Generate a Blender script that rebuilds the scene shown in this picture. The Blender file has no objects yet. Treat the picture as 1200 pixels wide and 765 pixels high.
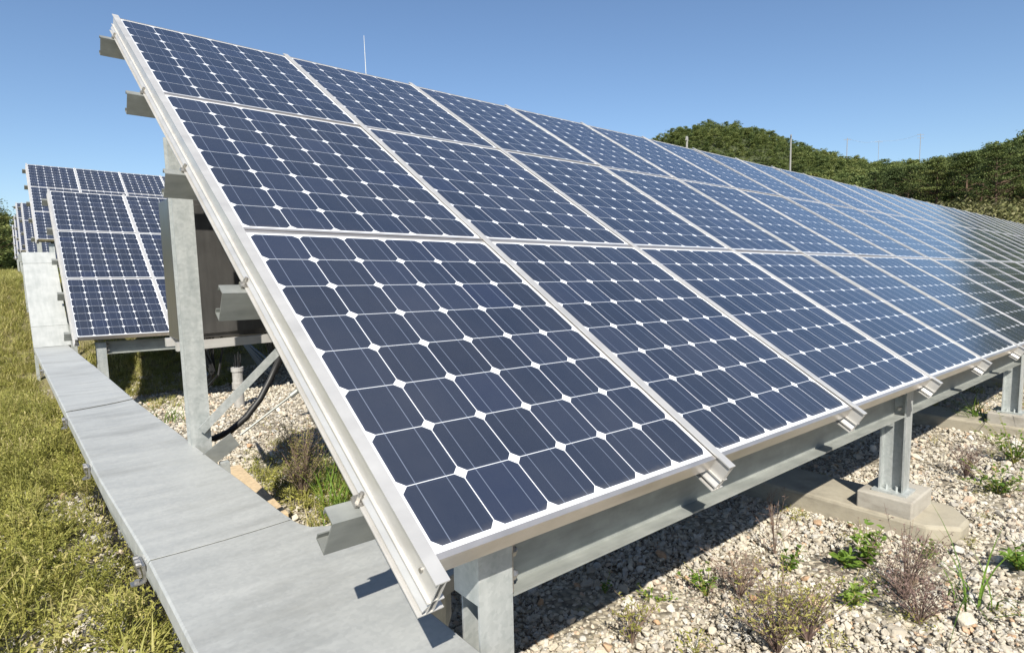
import bpy, bmesh, math, random
import numpy as np
from mathutils import Vector, Matrix
random.seed(7); RNG = np.random.default_rng(7)
SC = bpy.context.scene
COL = SC.collection
# ------------------------------------------------------------------ camera
cam_d = bpy.data.cameras.new('camera'); cam = bpy.data.objects.new('camera', cam_d); COL.objects.link(cam)
CP = Vector((-0.583, -0.946, 0.544))
_r = np.array([[0.765, 0.638, 0.085], [-0.643, 0.763, 0.065], [-0.023, -0.105, 0.994]])
_fw = _r[:, 1] / np.linalg.norm(_r[:, 1]); _rt = _r[:, 0] - _r[:, 0] @ _fw * _fw; _rt /= np.linalg.norm(_rt); _up = np.cross(_rt, _fw)
CR = np.stack([_rt, _fw, _up], 1)
cam.matrix_world = Matrix(((_rt[0], _up[0], -_fw[0], CP.x), (_rt[1], _up[1], -_fw[1], CP.y), (_rt[2], _up[2], -_fw[2], CP.z), (0, 0, 0, 1)))
cam_d.sensor_width = 36; cam_d.lens = 36 * 699.0 / 1200
cam_d.clip_start = 0.02; cam_d.clip_end = 3000
SC.camera = cam
# ------------------------------------------------------------------ light
SUN = Vector((-0.65, -0.85, 1.0)).normalized()
world = bpy.data.worlds.new('World'); SC.world = world; world.use_nodes = True
wn = world.node_tree; wn.nodes.clear()
sky = wn.nodes.new('ShaderNodeTexSky'); sky.sky_type = 'NISHITA'; sky.sun_disc = False
sky.sun_elevation = math.asin(SUN.z); sky.sun_rotation = math.atan2(SUN.x, SUN.y)
sky.altitude = 100; sky.air_density = 1.0; sky.dust_density = 0.5; sky.ozone_density = 4.4
bg = wn.nodes.new('ShaderNodeBackground'); bg.inputs['Strength'].default_value = 0.094
wo = wn.nodes.new('ShaderNodeOutputWorld')
wn.links.new(sky.outputs[0], bg.inputs[0]); wn.links.new(bg.outputs[0], wo.inputs[0])
sl = bpy.data.lights.new('sun', 'SUN'); sl.energy = 5.0; sl.angle = math.radians(0.53); sl.color = (1.0, 0.945, 0.84)
so = bpy.data.objects.new('sun', sl); COL.objects.link(so); so.rotation_euler = SUN.to_track_quat('Z', 'Y').to_euler(); so.location = (-6, -8, 12)
SC.view_settings.view_transform = 'Standard'; SC.view_settings.look = 'None'
SC.view_settings.exposure = 0.56; SC.view_settings.gamma = 1.0; SC.view_settings.use_curve_mapping = False
SC.render.engine = 'CYCLES'
SC.cycles.max_bounces = 6

# ------------------------------------------------------------------ table frame of the arrays
ROW = Vector((0.9997, 0.0, -0.0251)).normalized()
SL = Vector((0.013, 0.855, 0.519)).normalized(); SL = (SL - ROW * SL.dot(ROW)).normalized()
NR = ROW.cross(SL)
MT = Matrix(((ROW.x, SL.x, NR.x, 0), (ROW.y, SL.y, NR.y, 0), (ROW.z, SL.z, NR.z, 0), (0, 0, 0, 1)))
YR = NR.cross(ROW)
GU, GV, P = 0.999, 1.317, 0.158

def lerp(a, b, t): return a + (b - a) * t
def sstep(a, b, x):
    t = np.clip((np.asarray(x, float) - a) / (b - a), 0, 1); return t * t * (3 - 2 * t)
def ground_z(x, y):
    x = np.asarray(x, float); y = np.asarray(y, float)
    z = -0.87 - 0.040 * np.clip(y, -3, 8.6)
    z = z + 1.60 * sstep(9.0, 14.6, y) - 0.22 * sstep(16, 22, y) + 0.30 * sstep(23, 29, y) + 0.1 * sstep(30, 50, y)
    z = z - 0.0251 * np.clip(x, -20, 45)
    z = z + 0.30 * (1 - sstep(-.40, -.14, x)) * (1 - sstep(6, 10, y))
    z = z + 5.6 * sstep(42, 84, x) * sstep(-140, -60, y)
    return z
def hills(x, y):
    x = np.asarray(x, float); y = np.asarray(y, float)
    h = 43 * np.exp(-(((x - 218) / 52) ** 2 + ((y - 140) / 60) ** 2))
    h = h + 26 * np.exp(-(((x - 178) / 42) ** 2 + ((y + 6) / 40) ** 2))
    h = h + 8.5 * np.exp(-(((x - 205) / 50) ** 2 + ((y - 52) / 36) ** 2))
    r = np.hypot(x, y)
    h = h + 12 * sstep(170, 320, r) * (0.6 + 0.4 * np.sin(np.arctan2(y, x) * 5 + 1))
    return h
def land_z(x, y): return ground_z(x, y) + hills(x, y)

# ------------------------------------------------------------------ materials
def mat(name):
    m = bpy.data.materials.new(name); m.use_nodes = True
    nt = m.node_tree; b = nt.nodes['Principled BSDF']; return m, nt, b
def node(nt, t, **k):
    n = nt.nodes.new(t)
    for a, v in k.items(): setattr(n, a, v)
    return n
def math_n(nt, op, a, b=None, c=None):
    n = nt.nodes.new('ShaderNodeMath'); n.operation = op
    for i, v in enumerate((a, b, c)):
        if v is None: continue
        if isinstance(v, (int, float)): n.inputs[i].default_value = v
        else: nt.links.new(v, n.inputs[i])
    return n.outputs[0]
def ramp(nt, fac, stops):
    r = nt.nodes.new('ShaderNodeValToRGB'); e = r.color_ramp.elements
    while len(e) < len(stops): e.new(0.5)
    for i, (p, c) in enumerate(stops): e[i].position = p; e[i].color = (*c, 1)
    nt.links.new(fac, r.inputs[0]); return r.outputs[0]
def noise(nt, vec, scale, detail=4, rough=0.55, out='Fac'):
    n = nt.nodes.new('ShaderNodeTexNoise'); n.inputs['Scale'].default_value = scale; n.inputs['Detail'].default_value = detail
    n.inputs['Roughness'].default_value = rough
    if vec is not None: nt.links.new(vec, n.inputs['Vector'])
    return n.outputs[out]
def mixc(nt, f, a, b, bt='MIX'):
    n = nt.nodes.new('ShaderNodeMix'); n.data_type = 'RGBA'; n.blend_type = bt
    for s, v in ((n.inputs[0], f), (n.inputs[6], a), (n.inputs[7], b)):
        if isinstance(v, (int, float)): s.default_value = v
        elif isinstance(v, tuple): s.default_value = (*v, 1)
        else: nt.links.new(v, s)
    return n.outputs[2]
def bump(nt, b, h, st, dist=0.01):
    n = nt.nodes.new('ShaderNodeBump'); n.inputs['Strength'].default_value = st; n.inputs['Distance'].default_value = dist
    nt.links.new(h, n.inputs['Height']); nt.links.new(n.outputs[0], b.inputs['Normal'])
def pos(nt):
    return nt.nodes.new('ShaderNodeNewGeometry').outputs['Position']
def stretch(nt, v, s):
    n = nt.nodes.new('ShaderNodeMapping'); n.inputs['Scale'].default_value = s; nt.links.new(v, n.inputs['Vector']); return n.outputs[0]

def metal(name, c1, c2, metallic, rough, scale=30, bumpst=0.05, streak=None, stain=None, spangle=False):
    m, nt, b = mat(name); v = pos(nt)
    f = noise(nt, v, scale, 5, 0.6)
    if spangle:
        vo = node(nt, 'ShaderNodeTexVoronoi'); vo.inputs['Scale'].default_value = 85; nt.links.new(v, vo.inputs['Vector']); sc_ = node(nt, 'ShaderNodeSeparateColor'); nt.links.new(vo.outputs['Color'], sc_.inputs[0])
        f = math_n(nt, 'ADD', math_n(nt, 'MULTIPLY', f, .72), math_n(nt, 'MULTIPLY', sc_.outputs[0], .28))
    if streak: f = math_n(nt, 'ADD', math_n(nt, 'MULTIPLY', f, 0.5), math_n(nt, 'MULTIPLY', noise(nt, stretch(nt, v, streak), 3, 3), 0.5))
    c = ramp(nt, f, [(0.33, c1), (0.67, c2)])
    if stain:
        s = ramp(nt, noise(nt, stretch(nt, v, (1.2, 4.5, 3)), 1.4, 6, 0.62), [(0.50, (0, 0, 0)), (0.72, (1, 1, 1))])
        c = mixc(nt, math_n(nt, 'MULTIPLY', s, 0.45), c, stain)
    nt.links.new(c, b.inputs['Base Color'])
    oi = node(nt, 'ShaderNodeObjectInfo'); hs = node(nt, 'ShaderNodeHueSaturation'); nt.links.new(c, hs.inputs['Color']); nt.links.new(math_n(nt, 'ADD', math_n(nt, 'MULTIPLY', oi.outputs['Random'], .13), .935), hs.inputs['Value']); nt.links.new(hs.outputs[0], b.inputs['Base Color'])
    b.inputs['Metallic'].default_value = metallic
    r = ramp(nt, f, [(0.3, (rough - .06,) * 3), (0.7, (rough + .08,) * 3)]); nt.links.new(r, b.inputs['Roughness'])
    if bumpst: bump(nt, b, f, bumpst, 0.002)
    return m
M = {}
M['alu'] = metal('anodised_aluminium', (.56, .545, .52), (.66, .645, .615), 0.45, 0.42, 9, 0.0, (1, 1, 9))
M['alu_edge'] = metal('brushed_aluminium', (.52, .49, .45), (.66, .62, .58), 0.75, 0.36, 14, 0.0, (1, 9, 9))
M['galv'] = metal('galvanised_steel', (.37, .40, .395), (.55, .57, .56), 0.35, 0.45, 22, 0.04, (9, 9, 1.2), None, True)
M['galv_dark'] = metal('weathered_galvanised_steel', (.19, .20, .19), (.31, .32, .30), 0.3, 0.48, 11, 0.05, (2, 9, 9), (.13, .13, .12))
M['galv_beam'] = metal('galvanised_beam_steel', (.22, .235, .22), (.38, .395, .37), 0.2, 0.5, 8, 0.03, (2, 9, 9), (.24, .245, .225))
M['tray'] = metal('zinc_sheet', (.37, .382, .375), (.48, .49, .475), 0.12, 0.5, 5, 0.02, (1, 5, 1), (.20, .20, .185), True)
M['ramp'] = metal('bright_zinc_sheet', (.36, .375, .36), (.48, .49, .475), 0.15, 0.5, 9, 0.04, (9, 1, 2))
M['steel'] = metal('brushed_stainless', (.085, .083, .08), (.13, .125, .12), 0.5, 0.33, 6, 0.0, (9, 9, 1))
M['bolt'] = metal('zinc_bolt', (.30, .29, .27), (.5, .48, .45), 0.8, 0.35, 60, 0.0)

def concrete(name, c1, c2):
    m, nt, b = mat(name); v = pos(nt)
    f = noise(nt, v, 14, 8, 0.7); g = noise(nt, v, 2.5, 4)
    c = mixc(nt, g, ramp(nt, f, [(0.3, c1), (0.7, c2)]), tuple(0.8 * q for q in c2))
    dirt = ramp(nt, noise(nt, stretch(nt, v, (4, 4, 12)), 1.5, 5), [(0.5, (0, 0, 0)), (0.75, (.6, .6, .6))])
    c = mixc(nt, dirt, c, (.17, .15, .12)); nt.links.new(c, b.inputs['Base Color'])
    b.inputs['Roughness'].default_value = 0.9; bump(nt, b, noise(nt, v, 60, 6, 0.7), 0.35, 0.006); return m
M['concrete'] = concrete('cast_concrete', (.36, .33, .28), (.47, .44, .38))
M['footing'] = concrete('rough_footing_concrete', (.33, .29, .22), (.44, .40, .31))

def cell_mat():
    m, nt, b = mat('solar_cells_under_glass')
    tc = node(nt, 'ShaderNodeTexCoord'); sp = node(nt, 'ShaderNodeSeparateXYZ'); nt.links.new(tc.outputs['Object'], sp.inputs[0])
    x = math_n(nt, 'DIVIDE', sp.outputs[0], P); y = math_n(nt, 'DIVIDE', sp.outputs[1], P)
    fx = math_n(nt, 'SUBTRACT', math_n(nt, 'FRACT', x), 0.5); fy = math_n(nt, 'SUBTRACT', math_n(nt, 'FRACT', y), 0.5)
    ax = math_n(nt, 'ABSOLUTE', fx); ay = math_n(nt, 'ABSOLUTE', fy)
    inx = math_n(nt, 'MULTIPLY', math_n(nt, 'LESS_THAN', ax, 0.4925), math_n(nt, 'LESS_THAN', ay, 0.4945))
    r = math_n(nt, 'SQRT', math_n(nt, 'ADD', math_n(nt, 'MULTIPLY', fx, fx), math_n(nt, 'MULTIPLY', fy, fy)))
    corner = math_n(nt, 'MULTIPLY', math_n(nt, 'LESS_THAN', r, 0.632), math_n(nt, 'LESS_THAN', math_n(nt, 'ADD', ax, ay), 0.878))
    rng = math_n(nt, 'MULTIPLY', math_n(nt, 'MULTIPLY', math_n(nt, 'GREATER_THAN', x, 0), math_n(nt, 'LESS_THAN', x, 6)),
                 math_n(nt, 'MULTIPLY', math_n(nt, 'GREATER_THAN', y, 0), math_n(nt, 'LESS_THAN', y, 8)))
    incell = math_n(nt, 'MULTIPLY', math_n(nt, 'MULTIPLY', inx, corner), rng)
    bus = math_n(nt, 'MULTIPLY', math_n(nt, 'LESS_THAN', math_n(nt, 'ABSOLUTE', math_n(nt, 'SUBTRACT', ax, 0.245)), 0.0065), rng)
    # per-cell tint
    cmb = node(nt, 'ShaderNodeCombineXYZ'); nt.links.new(math_n(nt, 'FLOOR', x), cmb.inputs[0]); nt.links.new(math_n(nt, 'FLOOR', y), cmb.inputs[1])
    oi = node(nt, 'ShaderNodeObjectInfo'); nt.links.new(math_n(nt, 'MULTIPLY', oi.outputs['Random'], 91.7), cmb.inputs[2])
    wnz = node(nt, 'ShaderNodeTexWhiteNoise'); nt.links.new(cmb.outputs[0], wnz.inputs['Vector'])
    base = ramp(nt, wnz.outputs[0], [(0.0, (.0095, .0155, .032)), (0.5, (.014, .0215, .042)), (0.92, (.019, .0275, .054)), (1.0, (.011, .020, .052))])
    base = mixc(nt, math_n(nt, 'MULTIPLY', noise(nt, pos(nt), 19, 5, .7), .4), base, (.024, .033, .058))
    # printed fingers and a paler rim
    fing = math_n(nt, 'MULTIPLY', math_n(nt, 'LESS_THAN', math_n(nt, 'FRACT', math_n(nt, 'MULTIPLY', y, 62)), 0.10), 0.22)
    base = mixc(nt, fing, base, (.16, .17, .20))
    rim = math_n(nt, 'MULTIPLY', math_n(nt, 'GREATER_THAN', math_n(nt, 'MAXIMUM', ax, ay), 0.455), 0.05)
    base = mixc(nt, rim, base, (.12, .15, .24))
    base = mixc(nt, math_n(nt, 'MULTIPLY', bus, 0.8), base, (.17, .20, .27))
    sheet = mixc(nt, math_n(nt, 'MULTIPLY', bus, 0.4), (.78, .80, .83), (.45, .46, .48))
    c = mixc(nt, incell, sheet, base)
    dust = ramp(nt, noise(nt, pos(nt), 2.2, 6, 0.65), [(0.35, (.012,) * 3), (0.75, (.045,) * 3)])
    low = ramp(nt, math_n(nt, 'ADD', sp.outputs[1], math_n(nt, 'MULTIPLY', noise(nt, pos(nt), 30, 4), .03)), [(0.0, (.20,) * 3), (0.03, (0,) * 3)])
    c = mixc(nt, dust, c, (.42, .39, .34)); c = mixc(nt, low, c, (.36, .32, .26)); nt.links.new(c, b.inputs['Base Color'])
    b.inputs['Roughness'].default_value = 0.55; b.inputs['Specular IOR Level'].default_value = 0.15
    b.inputs['Coat Weight'].default_value = 1.0; b.inputs['Coat IOR'].default_value = 1.48
    cr = ramp(nt, noise(nt, pos(nt), 1.7, 4), [(0.3, (.07,) * 3), (0.7, (.16,) * 3)]); nt.links.new(cr, b.inputs['Coat Roughness'])
    return m
M['cells'] = cell_mat()

def simple(name, c, rough=0.6, metallic=0.0, var=0.15, scale=20):
    m, nt, b = mat(name); f = noise(nt, pos(nt), scale, 4)
    nt.links.new(ramp(nt, f, [(0.3, tuple(q * (1 - var) for q in c)), (0.7, tuple(min(1, q * (1 + var)) for q in c))]), b.inputs['Base Color'])
    b.inputs['Roughness'].default_value = rough; b.inputs['Metallic'].default_value = metallic; return m
M['black'] = simple('black_rubber', (.015, .015, .016), 0.5)
M['pvc'] = simple('grey_pvc', (.36, .35, .33), 0.5)
M['white'] = simple('white_painted_steel', (.62, .62, .60), 0.5)
M['wood'] = simple('weathered_pine_wood', (.56, .43, .27), 0.8, 0, .2, 40)
M['ochre'] = simple('ochre_stone', (.42, .25, .14), 0.9)
M['bark'] = simple('pine_bark', (.12, .075, .05), 0.9, 0, .4, 6)
M['pole'] = simple('utility_pole_concrete', (.29, .285, .27), 0.8, 0, .1, 6)

def stone_mat():
    m, nt, b = mat('crushed_stone'); oi = node(nt, 'ShaderNodeObjectInfo'); tc = node(nt, 'ShaderNodeTexCoord')
    c = ramp(nt, oi.outputs['Random'], [(0.0, (.26, .235, .195)), (0.12, (.47, .42, .335)), (0.38, (.60, .555, .455)), (0.6, (.56, .495, .385)), (0.76, (.46, .445, .41)), (0.92, (.68, .645, .565)), (0.995, (.52, .33, .19))])
    f = noise(nt, tc.outputs['Object'], 2.2, 6, 0.65)
    c = mixc(nt, ramp(nt, f, [(0.4, (0,) * 3), (0.7, (.45,) * 3)]), c, (.33, .28, .22))
    nt.links.new(c, b.inputs['Base Color']); b.inputs['Roughness'].default_value = 0.88
    bump(nt, b, f, 0.3, 0.1); return m
M['stone'] = stone_mat()

def leaf_mat(name, stops, trans=0.25, rough=0.5):
    m, nt, b = mat(name); oi = node(nt, 'ShaderNodeObjectInfo')
    at = node(nt, 'ShaderNodeAttribute'); at.attribute_name = 'tint'
    f = math_n(nt, 'ADD', math_n(nt, 'MULTIPLY', at.outputs['Fac'], 0.5), math_n(nt, 'MULTIPLY', oi.outputs['Random'], 0.5))
    c = ramp(nt, f, stops); nt.links.new(c, b.inputs['Base Color']); b.inputs['Roughness'].default_value = rough
    b.inputs['Specular IOR Level'].default_value = 0.25
    tr = node(nt, 'ShaderNodeBsdfTranslucent'); nt.links.new(c, tr.inputs[0])
    mx = node(nt, 'ShaderNodeMixShader'); mx.inputs[0].default_value = trans
    nt.links.new(b.outputs[0], mx.inputs[1]); nt.links.new(tr.outputs[0], mx.inputs[2])
    nt.links.new(mx.outputs[0], nt.nodes['Material Output'].inputs[0]); return m
M['grass'] = leaf_mat('grass_blades', [(0, (.17, .185, .04)), (.35, (.29, .29, .075)), (.65, (.42, .39, .13)), (.85, (.54, .47, .21)), (1, (.62, .54, .32))], .3)
M['weed'] = leaf_mat('low_weed_leaves', [(0, (.13, .135, .03)), (.4, (.28, .285, .065)), (.75, (.42, .40, .11)), (1, (.54, .46, .20))], .3)
M['leaf'] = leaf_mat('fresh_leaves', [(0, (.08, .15, .025)), (.5, (.15, .25, .04)), (1, (.26, .36, .07))], .35, .4)
M['dry'] = leaf_mat('dry_purple_stems', [(0, (.16, .10, .08)), (.5, (.24, .17, .15)), (1, (.34, .27, .16))], .1, .8)
M['needle'] = leaf_mat('pine_foliage', [(0, (.035, .05, .02)), (.4, (.08, .11, .035)), (.7, (.15, .18, .055)), (1, (.22, .22, .08))], .2, .6)
M['forest'] = leaf_mat('forest_foliage', [(0, (.075, .11, .045)), (.35, (.145, .19, .065)), (.65, (.22, .26, .085)), (1, (.32, .32, .12))], .3, .6)
M['scrub'] = leaf_mat('dry_scrub', [(0, (.09, .10, .035)), (.5, (.16, .16, .06)), (1, (.30, .27, .15))], .2, .7)

def ground_mat():
    m, nt, b = mat('gravelly_soil'); v = pos(nt)
    vo = node(nt, 'ShaderNodeTexVoronoi'); vo.inputs['Scale'].default_value = 34; nt.links.new(v, vo.inputs['Vector'])
    w = node(nt, 'ShaderNodeSeparateColor'); nt.links.new(vo.outputs['Color'], w.inputs[0])
    g = ramp(nt, w.outputs[0], [(0, (.22, .19, .14)), (.4, (.34, .30, .22)), (.8, (.44, .39, .29)), (1, (.52, .47, .37))])
    g = mixc(nt, ramp(nt, vo.outputs['Distance'], [(0.35, (0,) * 3), (0.8, (.8,) * 3)]), g, (.10, .08, .06))
    soil = ramp(nt, noise(nt, v, 9, 6), [(.3, (.16, .13, .08)), (.7, (.27, .23, .14))])
    grass = ramp(nt, noise(nt, v, 3.5, 8, .7), [(.3, (.12, .12, .035)), (.55, (.24, .22, .08)), (.75, (.38, .33, .16))])
    sp = node(nt, 'ShaderNodeSeparateXYZ'); nt.links.new(v, sp.inputs[0])
    wob = math_n(nt, 'MULTIPLY', math_n(nt, 'SUBTRACT', noise(nt, v, 1.6, 4), 0.5), 1.2)
    left = math_n(nt, 'LESS_THAN', math_n(nt, 'ADD', sp.outputs[0], math_n(nt, 'MULTIPLY', wob, .3)), -0.38)
    far = math_n(nt, 'GREATER_THAN', math_n(nt, 'ADD', sp.outputs[1], wob), 9.9)
    farx = math_n(nt, 'GREATER_THAN', math_n(nt, 'ABSOLUTE', sp.outputs[0]), 38)
    gm = math_n(nt, 'MAXIMUM', math_n(nt, 'MAXIMUM', left, far), farx)
    c = mixc(nt, gm, g, mixc(nt, noise(nt, v, 2.2, 3), grass, soil))
    dark = math_n(nt, 'GREATER_THAN', math_n(nt, 'LENGTH' if False else 'ABSOLUTE', sp.outputs[0]), 95)
    c = mixc(nt, dark, c, (.05, .06, .025))
    nt.links.new(c, b.inputs['Base Color']); b.inputs['Roughness'].default_value = 0.95
    bump(nt, b, vo.outputs['Distance'], 0.8, -0.02); return m
M['ground'] = ground_mat()

# ------------------------------------------------------------------ mesh helpers
class MB:
    def __init__(s): s.v = []; s.f = []; s.t = []
    def add(s, vs, fs, t=0.5):
        o = len(s.v); s.v += [tuple(v) for v in vs]; s.f += [tuple(i + o for i in f) for f in fs]; s.t += [t] * len(vs)
    def box(s, a, b, X=None):
        vs = [Vector((x, y, z)) for z in (a[2], b[2]) for y in (a[1], b[1]) for x in (a[0], b[0])]
        if X is not None: vs = [X @ v for v in vs]
        s.add(vs, [(0, 2, 3, 1), (4, 5, 7, 6), (0, 1, 5, 4), (2, 6, 7, 3), (0, 4, 6, 2), (1, 3, 7, 5)])
    def bar(s, p, q, w, h, upv=(0, 0, 1)):
        p = Vector(p); q = Vector(q); d = (q - p).normalized(); r = d.cross(Vector(upv))
        if r.length < 1e-4: r = d.cross(Vector((1, 0, 0)))
        r.normalize(); u = r.cross(d); vs = []
        for c in (p, q):
            for a, b in ((-1, -1), (1, -1), (1, 1), (-1, 1)): vs.append(c + r * (a * w / 2) + u * (b * h / 2))
        s.add(vs, [(0, 3, 2, 1), (4, 5, 6, 7), (0, 1, 5, 4), (1, 2, 6, 5), (2, 3, 7, 6), (3, 0, 4, 7)])
    def tube(s, pts, rad, n=8, caps=True, t=0.5):
        pts = [Vector(p) for p in pts]; rad = rad if isinstance(rad, (list, tuple)) else [rad] * len(pts); vs = []; fs = []
        ref = Vector((0.31, 0.17, 0.93))
        for i, p in enumerate(pts):
            d = (pts[min(i + 1, len(pts) - 1)] - pts[max(i - 1, 0)]).normalized(); r = d.cross(ref)
            if r.length < 1e-3: r = d.cross(Vector((1, 0, 0)))
            r.normalize(); u = r.cross(d)
            for k in range(n):
                a = 2 * math.pi * k / n; vs.append(p + (r * math.cos(a) + u * math.sin(a)) * rad[i])
        for i in range(len(pts) - 1):
            for k in range(n): fs.append((i * n + k, i * n + (k + 1) % n, (i + 1) * n + (k + 1) % n, (i + 1) * n + k))
        if caps: fs.append(tuple(range(n))[::-1]); fs.append(tuple((len(pts) - 1) * n + k for k in range(n)))
        s.add(vs, fs, t)
    def prism(s, poly, z0, z1):
        n = len(poly)
        s.add([(x, y, z0) for x, y in poly] + [(x, y, z1) for x, y in poly],
              [tuple(range(n))[::-1], tuple(range(n, 2 * n))] + [(i, (i + 1) % n, (i + 1) % n + n, i + n) for i in range(n)])
    def mesh(s, name, m, bevel=0, smooth=False):
        me = bpy.data.meshes.new(name); me.from_pydata(s.v, [], s.f); me.materials.append(m)
        a = me.attributes.new('tint', 'FLOAT', 'POINT'); a.data.foreach_set('value', s.t)
        if bevel:
            bm = bmesh.new(); bm.from_mesh(me)
            bmesh.ops.bevel(bm, geom=bm.edges[:], offset=bevel, segments=2, affect='EDGES', profile=.5)
            bm.to_mesh(me); bm.free()
        if smooth: me.polygons.foreach_set('use_smooth', [True] * len(me.polygons))
        me.update(); return me
def link(name, me, parent=None, X=None):
    o = bpy.data.objects.new(name, me); COL.objects.link(o)
    if parent is not None: o.parent = parent
    if X is not None: o.matrix_local = X
    return o
def part(name, mb, m, parent, X=None, **k): return link(name, mb.mesh(name, m, **k), parent, X)
def tag(o, label=None, cat=None, group=None, kind=None):
    for k, v in (('label', label), ('category', cat), ('group', group), ('kind', kind)):
        if v: o[k] = v
    return o
def empty(name, loc): o = bpy.data.objects.new(name, None); COL.objects.link(o); o.location = loc; o.empty_display_size = .1; return o
def origin_mesh(me, c):   # move vertices so the object's origin can sit at c
    me.transform(Matrix.Translation(-Vector(c)))

# ------------------------------------------------------------------ ground sheet
def make_ground():
    def axis(c, lo, hi, n, s):
        t = np.linspace(-1, 1, n); w = np.sinh(t * s) / np.sinh(s)
        return np.where(w < 0, c + w * (c - lo), c + w * (hi - c))
    xs = axis(1.5, -700, 700, 340, 7.0); ys = axis(2.0, -700, 700, 340, 7.0)
    X, Y = np.meshgrid(xs, ys); Z = land_z(X, Y)
    R = np.hypot(X - 1, Y - 2); near = np.exp(-(R / 14) ** 2)
    Z = Z + near * (0.012 * np.sin(X * 5.1 + Y * 2.3) * np.sin(Y * 4.3 - X) + 0.01 * np.sin(X * 11 + 1) * np.sin(Y * 9.3))
    n = len(xs); V = np.stack([X.ravel(), Y.ravel(), Z.ravel()], 1)
    idx = np.arange(n * n).reshape(n, n); F = np.stack([idx[:-1, :-1].ravel(), idx[:-1, 1:].ravel(), idx[1:, 1:].ravel(), idx[1:, :-1].ravel()], 1)
    me = bpy.data.meshes.new('ground'); me.from_pydata(V.tolist(), [], F.tolist()); me.materials.append(M['ground'])
    me.polygons.foreach_set('use_smooth', [True] * len(me.polygons))
    tag(link('ground', me), kind='structure')
make_ground()

# ------------------------------------------------------------------ solar arrays
ROT = MT.copy()
def TP(u, v, n=0.0): return ROW * u + SL * v + NR * n
def yrow(x, y, z): return Vector((x, y, z - 0.0251 * x))      # points on members that run along the row

def laminate_mesh():
    b = MB(); b.box((-.008, -.013, -.012), (.957, 1.272, 0.0)); return b.mesh('glass_laminate', M['cells'])
def frame_mesh():
    b = MB()
    b.box((-.0115, -.027, -.045), (.9595, -.013, .0025)); b.box((-.0115, 1.272, -.045), (.9595, 1.286, .0025))
    b.box((-.0115, -.013, -.045), (-.008, 1.272, .002)); b.box((.957, -.013, -.045), (.9595, 1.272, .002))
    b.box((-.008, -.013, -.045), (.957, .012, -.043)); b.box((-.008, 1.25, -.045), (.957, 1.272, -.043))
    return b.mesh('module_frame', M['alu_edge'])
def rail_mesh(v0, v1):
    b = MB()
    b.box((-.0395, v0, .0035), (-.008, v1, .0075))
    b.box((-.033, v0, -.085), (-.030, v1, .0035)); b.box((-.018, v0, -.085), (-.015, v1, .0035))
    b.box((-.0415, v0 - .001, -.0515), (-.033, v1, -.0485)); b.box((-.030, v0 + .001, -.0515), (-.018, v1, -.0485)); b.box((-.015, v0 - .001, -.0515), (-.003, v1, -.0485))
    b.box((-.0415, v0, -.0485), (-.0385, v1, -.0465))
    # sloped shoulder between the ledge and the foot
    b.add([(-.033, v0, -.0515), (-.0445, v0, -.072), (-.0445, v0, -.076), (-.033, v0, -.060), (-.033, v1, -.0515), (-.0445, v1, -.072), (-.0445, v1, -.076), (-.033, v1, -.060)],
          [(0, 1, 2, 3), (7, 6, 5, 4), (0, 4, 5, 1), (1, 5, 6, 2), (2, 6, 7, 3)])
    b.box((-.050, v0, -.0885), (.008, v1, -.085))
    return b.mesh('rail', M['alu'])
def cchannel(b, A, X, Z, w, h, t, L0, L1, lip=0.0):
    """channel running along ROW: web in X=0 plane, flanges towards +X; Z is height axis; local axes as Vectors"""
    def bx(x0, x1, z0, z1):
        vs = []
        for L in (L0, L1):
            for (x, z) in ((x0, z0), (x1, z0), (x1, z1), (x0, z1)): vs.append(A + ROW * L + X * x + Z * z)
        b.add(vs, [(0, 3, 2, 1), (4, 5, 6, 7), (0, 1, 5, 4), (1, 2, 6, 5), (2, 3, 7, 6), (3, 0, 4, 7)])
    bx(0, t, 0, h); bx(t, w, 0, t); bx(t, w, h - t, h)
    if lip: bx(w - t, w, t, lip); bx(w - t, w, h - lip, h - t)
TR = random.Random(3)      # modules never sit perfectly flush: about a tenth of a degree each
LAM = laminate_mesh(); FRM = frame_mesh(); RAIL = rail_mesh(-.073, 3.962)
PURL_V = (.18, 1.06, 1.905, 2.81, 3.76)

def post_mb(x, y0, z0, z1, w=.1, d=.12, t=.008, back=True):
    b = MB()
    b.box((x - w / 2, y0, z0), (x + w / 2, y0 + t, z1)); b.box((x - w / 2, y0 + d - t, z0), (x + w / 2, y0 + d, z1))
    b.box((x - t / 2, y0 + t, z0 + .0005), (x + t / 2, y0 + d - t, z1 - .0005)); return b

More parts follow.
